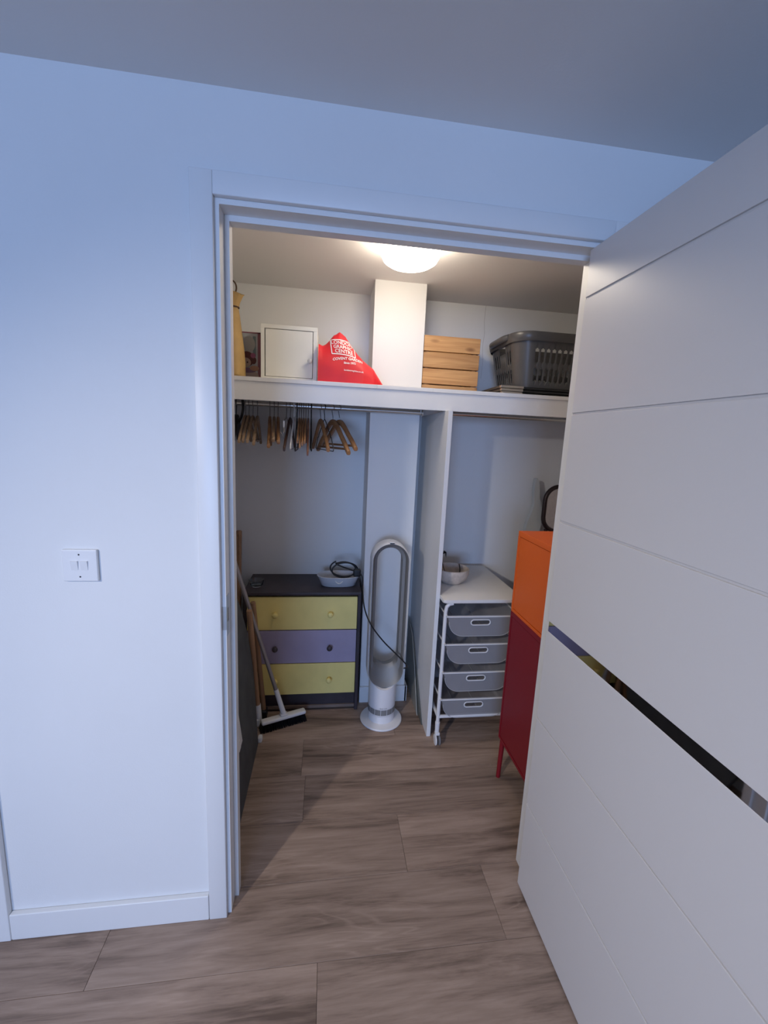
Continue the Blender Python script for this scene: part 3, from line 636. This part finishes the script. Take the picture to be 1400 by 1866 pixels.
B(PX1-0.036, PX1-0.022, PYF-0.0006, PYF, 1.88, 1.972).build('printed_band', mat('print_band', (0.17, 0.25, 0.28), 0.45), pc)
disc('printed_cloud', -0.098, 1.935, 0.030, 0.036, (0.42, 0.43, 0.43), 2)
disc('printed_hair', -0.108, 1.868, 0.036, 0.034, (0.13, 0.035, 0.035), 3)
disc('printed_bun', -0.076, 1.862, 0.013, 0.017, (0.11, 0.03, 0.03), 4)
disc('printed_bow', -0.078, 1.884, 0.012, 0.012, (0.33, 0.10, 0.20), 5)
disc('printed_face', -0.112, 1.851, 0.024, 0.022, (0.50, 0.36, 0.31), 6)
disc('printed_eye', -0.104, 1.852, 0.0035, 0.004, (0.06, 0.03, 0.03), 7)
disc('printed_eye', -0.122, 1.852, 0.0035, 0.004, (0.06, 0.03, 0.03), 7)
disc('printed_collar', -0.105, 1.816, 0.040, 0.012, (0.22, 0.13, 0.22), 4)
disc('printed_hands', -0.072, 1.826, 0.022, 0.012, (0.42, 0.24, 0.18), 6)
disc('printed_dress', -0.098, 1.792, 0.045, 0.024, (0.46, 0.35, 0.33), 3)
# white box cabinet
bx = thing('box_cabinet', 'small white cube cabinet with a knob on its door', 'cabinet', (0.10, 1.02, SZ))
bxw = mat('warm_white_foil', (0.78, 0.77, 0.70), 0.4)
X0, X1, Y0, Y1, Z1 = -0.027, 0.2256, 0.900, 1.150, 2.008
B(X0, X1, Y0, Y1, Z1-0.018, Z1, bev=0.0008).box(X0, X1, Y0, Y1, SZ, SZ+0.018).box(X0, X0+0.016, Y0+0.001, Y1, SZ+0.018, Z1-0.018).box(X1-0.018, X1, Y0+0.001, Y1, SZ+0.018, Z1-0.018).box(X0+0.016, X1-0.018, Y1-0.01, Y1, SZ+0.018, Z1-0.018).build('carcass', bxw, bx)
bd_ = B(X0+0.020, X1-0.0205, Y0+0.003, Y0+0.019, SZ+0.020, Z1-0.0195, bev=0.0008).build('door', bxw, bx)
MB().lathe([(0, -0.001), (0.005, -0.001), (0.004, 0.008), (0.010, 0.014), (0.0105, 0.018), (0.007, 0.021), (0, 0.0215)], (0.193, Y0+0.003, 1.858), 20, 'Y').build('knob', mat('white_knob', (0.62, 0.61, 0.58), 0.35), bd_)
# red carrier bag
rb = thing('carrier_bag', 'slumped bright red carrier bag with white shop lettering', 'bag', (0.38, 0.93, SZ))
redm = mat('red_fabric', (0.72, 0.018, 0.028), 0.55, noise=0.12, nscale=9, bump=0.35, bscale=22)
outl = [(0.231, 1.944), (0.250, 1.936), (0.265, 1.944), (0.279, 1.959), (0.299, 1.985), (0.311, 1.991), (0.327, 2.003), (0.354, 1.984), (0.381, 1.947), (0.413, 1.908), (0.442, 1.880), (0.490, 1.846), (0.509, 1.818), (0.533, 1.785), (0.546, 1.768)]
def ztop(x):
    if x <= outl[0][0]: return outl[0][1]
    for (a, za), (b_, zb) in zip(outl, outl[1:]):
        if x <= b_: return za+(zb-za)*(x-a)/(b_-a)
    return outl[-1][1]
BX0, BX1 = 0.2315, 0.546
def bagy(x, z, side=-1):
    zt = ztop(x); v = min(max((z-SZ)/max(zt-SZ, 1e-4), 0), 1); u = (x-BX0)/(BX1-BX0)
    h = zt-SZ
    th = 0.085*math.sqrt(max(1-v**2.2, 0))*min(1, h/0.12)**0.6*min(1, (1-u)/0.06+0.05)**0.5
    wr = 0.004*math.sin(38*x+11*z)*math.sin(26*z+3)*(1-v)*v*4 + 0.003*math.sin(90*x-40*z)*max(0, 0.35-v)
    return 0.925+side*th + (wr if side < 0 else 0)
NX, NZ = 64, 26
rows = []
for j in range(NX+1):
    x = BX0+(BX1-BX0)*j/NX; zt = ztop(x)
    rows.append([(x, bagy(x, SZ+(zt-SZ)*i/NZ), SZ+(zt-SZ)*i/NZ) for i in range(NZ+1)] + [(x, bagy(x, SZ+(zt-SZ)*(1-i/NZ), 1), SZ+(zt-SZ)*(1-i/NZ)) for i in range(1, NZ+1)])
MB().grid(rows, closed_u=True, cap=True).build('sack', redm, rb, angle=60)
prt = mat('white_print', (0.85, 0.80, 0.78), 0.5)
def onbag(cx, cz, rot=0, arch=0, shx_=0.0):
    c, s_ = math.cos(rot), math.sin(rot)
    def fn(x, y):
        y2 = y - arch*x*x; X = cx+(x+shx_*y)*c-y2*s_; Z = cz+(x+shx_*y)*s_+y2*c
        Z = min(Z, ztop(X)-0.003)
        return (X, bagy(X, Z)-0.0016, Z)
    return fn
pm = MB()
A_ = -0.10
for i, (t, s_) in enumerate((('LONDON', 0.0225), ('GRAPHIC', 0.021), ('CENTRE', 0.0225))):
    add_text(pm, t, s_, onbag(0.338+0.005*i, 1.943-0.0195*i, A_, 1.6, -0.25), bold=0.0003)
def frame_seg(a, b_, wdt):
    b = bmesh.new(); n = 14; f = onbag(0.343, 1.9235, A_, 1.6, -0.25)
    dx, dz = b_[0]-a[0], b_[1]-a[1]; l = math.hypot(dx, dz); nx, nz = -dz/l*wdt/2, dx/l*wdt/2
    V = [(b.verts.new(f(a[0]+dx*k/n+nx, a[1]+dz*k/n+nz)), b.verts.new(f(a[0]+dx*k/n-nx, a[1]+dz*k/n-nz))) for k in range(n+1)]
    for p, q in zip(V, V[1:]): b.faces.new((p[0], q[0], q[1], p[1]))
    me = bpy.data.meshes.new('tmp'); b.to_mesh(me); b.free(); pm.bm.from_mesh(me); bpy.data.meshes.remove(me)
fx_, fz_ = 0.054, 0.032
for a, b_ in (((-fx_, fz_), (fx_, fz_)), ((fx_, fz_), (fx_, -fz_)), ((fx_, -fz_), (-fx_, -fz_)), ((-fx_, -fz_), (-fx_, fz_))): frame_seg(a, b_, 0.0042)
add_text(pm, 'COVENT GARDEN', 0.0165, onbag(0.366, 1.8735, -0.02, 2.0), bold=0.0004)
add_text(pm, 'Since 1972', 0.0125, onbag(0.375, 1.854, -0.01, 0.4), bold=0.0004)
add_text(pm, 'londongraphics.co.uk', 0.0105, onbag(0.394, 1.8205, -0.05, 0.3), bold=0.0002)
pm.build('lettering', prt, rb)
# pine crate
pine = wood('pine', (0.62, 0.36, 0.155), (0.42, 0.205, 0.075), (2.2, 30, 30), 0.5, knots=True)
cr = thing('wooden_crate', 'slatted pine crate on the shelf beside the column', 'crate', (0.767, 1.092, SZ), 0)
CL, CDp, CH = 0.304, 0.215, 0.300
def cpart(name, x0, x1, y0, y1, z0, z1, bev=0.0022):
    o = B(0, x1-x0, 0, y1-y0, 0, z1-z0, bev=bev, seg=2).build(name, pine, cr, world=False); o.location = (x0, y0, z0); return o
zt = CH
while zt > 0.005:
    zb = max(zt-0.077, 0)
    for y in (0, CDp-0.012): cpart('slat', 0, CL, y, y+0.012, zb, zt)
    for x in (0, CL-0.012): cpart('slat', x, x+0.012, 0.0125, CDp-0.0125, zb, zt)
    zt = zb-0.0055
for x in (0.014, CL-0.032):
    for y in (0.013, CDp-0.031): cpart('corner_post', x, x+0.018, y, y+0.018, 0, CH-0.004, 0)
cpart('base', 0.013, CL-0.013, 0.013, CDp-0.013, 0.002, 0.008, 0)
# grey laundry basket
lbm = mat('grey_plastic', (0.085, 0.083, 0.082), 0.33)
lb = thing('laundry_basket', 'dark grey plastic laundry basket with slotted sides on the shelf', 'basket', (1.45, 1.04, 1.80))
LX0, LX1, LY0, LY1, LZ0, LZ1 = 1.165, 1.765, 0.838, 1.242, 1.803, 2.052
def ring(z, n=None):
    t = (z-LZ0)/(LZ1-LZ0); ins = 0.045*(1-t); r = 0.085-0.02*(1-t)
    P = []; x0, x1, y0, y1 = LX0+ins, LX1-ins, LY0+ins, LY1-ins
    ns, nw, nc = 85, 49, 8
    for k in range(ns): P.append((x0+r+(x1-x0-2*r)*k/ns, y0, z))
    for k in range(nc): a = -PI/2+PI/2*k/nc; P.append((x1-r+r*math.cos(a), y0+r+r*math.sin(a), z))
    for k in range(nw): P.append((x1, y0+r+(y1-y0-2*r)*k/nw, z))
    for k in range(nc): a = PI/2*k/nc; P.append((x1-r+r*math.cos(a), y1-r+r*math.sin(a), z))
    for k in range(ns): P.append((x1-r-(x1-x0-2*r)*k/ns, y1, z))
    for k in range(nc): a = PI/2+PI/2*k/nc; P.append((x0+r+r*math.cos(a), y1-r+r*math.sin(a), z))
    for k in range(nw): P.append((x0, y1-r-(y1-y0-2*r)*k/nw, z))
    for k in range(nc): a = PI+PI/2*k/nc; P.append((x0+r+r*math.cos(a), y0+r+r*math.sin(a), z))
    return P
zs = [LZ0, LZ0+0.010, LZ0+0.028, LZ0+0.032, LZ0+0.088, LZ0+0.092, LZ0+0.116, LZ0+0.120, LZ0+0.178, LZ0+0.182, LZ0+0.21, LZ1]
b = bmesh.new(); R = [[b.verts.new(p) for p in ring(z)] for z in zs]; n = len(R[0])
b.faces.new(R[0][::-1])
ns, nw, nc = 85, 49, 8
segs = [(0, ns), (ns+nc, nw), (ns+nc+nw+nc, ns), (ns*2+nw+nc*3, nw)]
def in_slot(k):
    for i, (s0, cnt) in enumerate(segs):
        if s0 <= k < s0+cnt: return i, (k-s0)
    return None, None
for j in range(len(zs)-1):
    for k in range(n):
        side, q = in_slot(k)
        hole = False
        if side is not None and j in (2, 3, 4, 6, 7, 8):
            cnt = ns if side in (0, 2) else nw
            if 1 <= q < cnt-2 and (q-1) % 6 in (0, 1, 2, 3):
                hole = not (j in (2, 4, 6, 8) and (q-1) % 6 in (0, 3))
        if side in (1, 3) and j in (8, 9) and 16 <= q < nw-16: hole = True
        if side in (1, 3) and j in (6, 7) and 16 <= q < nw-16: hole = False
        if not hole: b.faces.new((R[j][k], R[j][(k+1) % n], R[j+1][(k+1) % n], R[j+1][k]))
mb = MB(); mb.merge(b); o = mb.build('body', lbm, lb, angle=50)
sol = o.modifiers.new('thickness', 'SOLIDIFY'); sol.thickness = 0.0035; sol.offset = 0
def rimring(z, e):
    P = ring(z); out = []
    for i, p in enumerate(P):
        q = Vector(P[(i+1) % len(P)])-Vector(P[i-1]); nn = Vector((q.y, -q.x, 0)).normalized(); out.append(Vector(p)+nn*e)
    return out
MB().grid([rimring(LZ1-0.038, 0.012), rimring(LZ1-0.030, 0.015), rimring(LZ1-0.006, 0.016), rimring(LZ1+0.004, 0.010), rimring(LZ1+0.005, 0.0), rimring(LZ1-0.004, -0.003), rimring(LZ1-0.014, -0.002)], closed_u=True).build('rim', lbm, lb, angle=50)
for x, s_ in ((LX0, -1), (LX1, 1)):
    MB().tube(spline([(x+s_*0.004, LY0+0.10, LZ1-0.008), (x+s_*0.022, LY0+0.13, LZ1-0.012), (x+s_*0.026, 1.04, LZ1-0.014), (x+s_*0.022, LY1-0.13, LZ1-0.012), (x+s_*0.004, LY1-0.10, LZ1-0.008)], 5), 0.016, 10).build('handle', lbm, lb)
# folded metal racks under the basket
for i, (z0, off_) in enumerate(((SZ, 0.010), (SZ+0.0135, 0.005), (SZ+0.027, 0.0))):
    t = thing('folded_rack', ('black folded metal rack lying on the shelf board', 'middle black folded metal rack of the stack', 'top black folded metal rack right beneath the laundry basket')[i], 'rack', (1.4, 1.0, z0))
    B(1.185, 1.70, 0.86+off_, 1.16, z0+0.001, z0+0.0125, bev=0.002).build('frame', black, t)
    B(1.10+off_, 1.215, 0.835+off_, 0.855+off_, z0+0.0005, z0+0.012, bev=0.001).build('bar', steel, t)
    B(1.10+off_, 1.118+off_, 0.855+off_, 1.10, z0+0.0005, z0+0.012, bev=0.001).box(1.118+off_, 1.185, 1.08, 1.10, z0+0.0005, z0+0.012).box(1.19, 1.215, 0.855+off_, 0.862+off_, z0+0.001, z0+0.012).build('arm', mat('dark_steel', (0.10, 0.10, 0.10), 0.4, 0.6), t)
# ------------------------------------------------------------------ coat hangers
hw = wood('hanger_wood', (0.34, 0.170, 0.070), (0.20, 0.090, 0.036), (20, 3, 20), 0.45)
hp = wood('hanger_pale_wood', (0.34, 0.225, 0.135), (0.21, 0.130, 0.075), (20, 3, 20), 0.5)
hd = wood('hanger_dark_wood', (0.075, 0.032, 0.020), (0.035, 0.014, 0.010), (20, 3, 20), 0.45)
hookm = mat('hook_wire', (0.30, 0.28, 0.27), 0.3, 1.0)
ZT = -0.057          # top of the wood below rod centre
def hook(t, r=0.0021, m_=None):
    q = RR+r+0.0002; k = 1/math.cos(t.rotation_euler.z)
    P = [(0, -(q+RR*(k-1))*math.cos(a), q*math.sin(a)) for a in [math.radians(x) for x in range(-30, 181, 21)]]
    P = P + [(0, q+RR*(k-1)+0.0005, -0.014), (0, q*0.6, -0.028), (0, 0.003, -0.038), (0, 0, -0.048), (0, 0, ZT-0.004)]
    MB().tube(P, r, 7).build('hook', m_ or hookm, t, world=False)
def wooden(t, m_, drop, bar=False, width=0.22, thick=0.0085, flare=1.0, straight=False):
    mb = MB()
    prof = [(0.0, 0.0, 0.019), (0.03, -0.006, 0.018), (0.07, -0.030, 0.0165), (0.12, -0.070, 0.015), (0.165, -0.103, 0.0145), (0.20, -0.132, 0.0145), (0.22, -0.150, 0.013)]
    if straight: prof = [(0.0, 0.0, 0.016), (0.05, -0.018, 0.016), (0.12, -0.065, 0.015), (0.22, -0.150, 0.013)]
    k = drop/0.150
    half = spline([(a*width/0.22, z*k, h) for a, z, h in prof], 3)
    full = [(-p.x, p.y, p.z) for p in half[::-1]][:-1] + [(p.x, p.y, p.z) for p in half]
    rows = []
    for (s_, z, h) in full:
        th = thick*(1+0.55*flare*(abs(s_)/width)**3)
        bow = -0.010*flare*(abs(s_)/width)**2
        h *= 0.80; zc = ZT-h*0.9+z*0.92
        row = []
        for q in range(12):
            a = 2*PI*q/12; cx = math.copysign(abs(math.cos(a))**0.7, math.cos(a)); cz = math.copysign(abs(math.sin(a))**0.7, math.sin(a))
            row.append((th*cx+bow, s_, zc+h*cz))
        rows.append(row)
    mb.grid(rows, closed_u=True, cap=True).build('shoulder', m_, t, angle=60, world=False)
    if bar:
        zb = ZT-0.02-0.75*drop
        MB().tube([(-0.004, -0.80*width, zb), (-0.004, 0.80*width, zb)], 0.0055, 10).build('trouser_bar', m_, t, world=False)
G = 'coat hangers on the chrome rail'
def hanger(label, x, th, m_, zend, **k):
    t = thing('coat_hanger', label, 'hanger', (x, RY_, RZ_), math.radians(th), G); hook(t)
    wooden(t, m_, (RZ_+ZT)-zend-0.016, **k); return t
SL = dict(thick=0.0066, flare=0.08); TL = dict(thick=0.0074, flare=0.08)
for i, (x, th, ze) in enumerate(((-0.124, 3.0, 1.466), (-0.107, 3.0, 1.468), (-0.088, 3.0, 1.468))):
    hanger(('pale wooden hanger hooked right next to the black padded one', 'second pale wooden hanger counting from the black padded one', 'third pale wooden hanger counting from the black padded one')[i], x, th, hp, ze, **SL)
hanger('pale wooden hanger with a visible trouser bar, ending the left row', -0.066, 4.5, hp, 1.457, bar=True, **SL)
hanger('straight brown hanger, first of the trio after the left row', -0.006, 6.0, hw, 1.448, straight=True, **TL)
hanger('pale-tipped brown wooden hanger in the middle of the loose trio', 0.015, 6.0, hp, 1.478, **TL)
hanger('brown wooden hanger closing the loose trio beside the clip hanger', 0.034, 7.0, hw, 1.469, **TL)
hanger('broad dark-stained hanger beside the white clip', 0.094, -2.0, hd, 1.435, thick=0.0058, flare=0.05)
SB = dict(thick=0.0046, flare=0.08)
for i, (x, th, ze) in enumerate(((0.138, 2.0, 1.477), (0.149, 2.0, 1.453), (0.160, 2.0, 1.466), (0.171, 2.0, 1.474))):
    hanger(('brown wooden hanger hooked right after the thin black wire one', 'second brown wooden hanger counting from the thin white metal one', 'third brown wooden hanger counting from the thin white metal one', 'brown wooden hanger hooked right before the flat reddish one')[i], x, th, hw, ze, **SB)
hanger('flat reddish hanger hanging lowest in the centre bunch', 0.183, 2.5, wood('hanger_red_wood', (0.30, 0.13, 0.07), (0.17, 0.065, 0.035), (20, 3, 20), 0.45), 1.417, straight=True, **SB)
hanger('honey-brown wooden hanger turned slightly, before the thin black wire one', 0.245, 11.0, hw, 1.441, thick=0.0085, flare=0.1)
hanger('thick brown suit hanger with trouser bar, second from the free rail', 0.307, 20.0, hw, 1.429, bar=True, thick=0.0105, flare=0.1)
hanger('thick brown suit hanger with trouser bar next to the bare rail', 0.340, 20.0, hw, 1.451, bar=True, thick=0.0105, flare=0.1)
def wire_hanger(label, x, th, m_, r, zend, notch=True):
    t = thing('wire_hanger', label, 'hanger', (x, RY_, RZ_), math.radians(th), G)
    hook(t, r, m_); zt = ZT; ze = zend-RZ_
    L_ = [(0, 0, zt), (0, 0.02, zt-0.008), (0, 0.08, zt-0.045), (0, 0.13, zt-0.078)]
    if notch: L_ += [(0, 0.140, zt-0.092), (0, 0.150, zt-0.090)]
    L_ += [(0, 0.200, ze+0.016), (0, 0.206, ze+0.006), (0, 0.198, ze)]
    loop = [(a, -b_, c) for a, b_, c in L_[1:]][::-1] + L_
    MB().tube(loop, r, 6, closed=True).build('frame', m_, t, world=False)
    return t
wire_hanger('thin white metal hanger beside the dark-stained one', 0.113, 0.0, wm, 0.0042, 1.452)
wire_hanger('thin black wire hanger squeezed against the white metal one', 0.1272, 2.0, black, 0.003, 1.447)
wire_hanger('thin black wire hanger seen edge-on after the centre bunch', 0.198, 3.0, black, 0.003, 1.451)
wire_hanger('thin black notched wire hanger turned out between the suit hangers', 0.265, 13.0, black, 0.0022, 1.453)
# black padded hanger at the left end
t = thing('padded_hanger', 'black padded hanger at the left end of the rail', 'hanger', (-0.168, RY_, RZ_), math.radians(6), G)
hook(t, 0.0024, black); wooden(t, black, 0.12, thick=0.014, flare=0.3, width=0.19)
MB().tube(spline([(0.030, 0.0210, -0.004), (0.030, 0.0157, 0.0152), (0.030, 0, 0.0214), (0.031, -0.0160, 0.0152), (0.033, -0.0225, -0.005), (0.034, -0.024, -0.03), (0.026, -0.03, -0.07), (0.014, -0.06, -0.10)], 5), 0.006, 8).build('strap', black, t, world=False)
# clip hanger
t = thing('clip_hanger', 'slim hanger with a white tab and metal clip', 'hanger', (0.0750, RY_, RZ_), math.radians(1), G)
hook(t)
MB().tube([(0, -0.15, -0.10), (0, -0.1, -0.075), (0, 0, ZT), (0, 0.1, -0.075), (0, 0.15, -0.10)], 0.003, 6).build('arm', hookm, t, world=False)
B(-0.004, 0.004, -0.156, -0.144, -0.112, -0.080, bev=0.002, seg=2).build('tab', whitepl, t, world=False)
MB().tube([(0, -0.15, -0.110), (0.002, -0.15, -0.135)], 0.002, 6).box(-0.003, 0.000, -0.158, -0.142, -0.165, -0.128, bev=0.001).build('clip', chrome, t, world=False)
MB().tube([(0.004, -0.15, -0.17), (-0.006, -0.15, -0.148), (-0.017, -0.15, -0.134)], 0.0022, 6).build('clip_jaw', chrome, t, world=False)
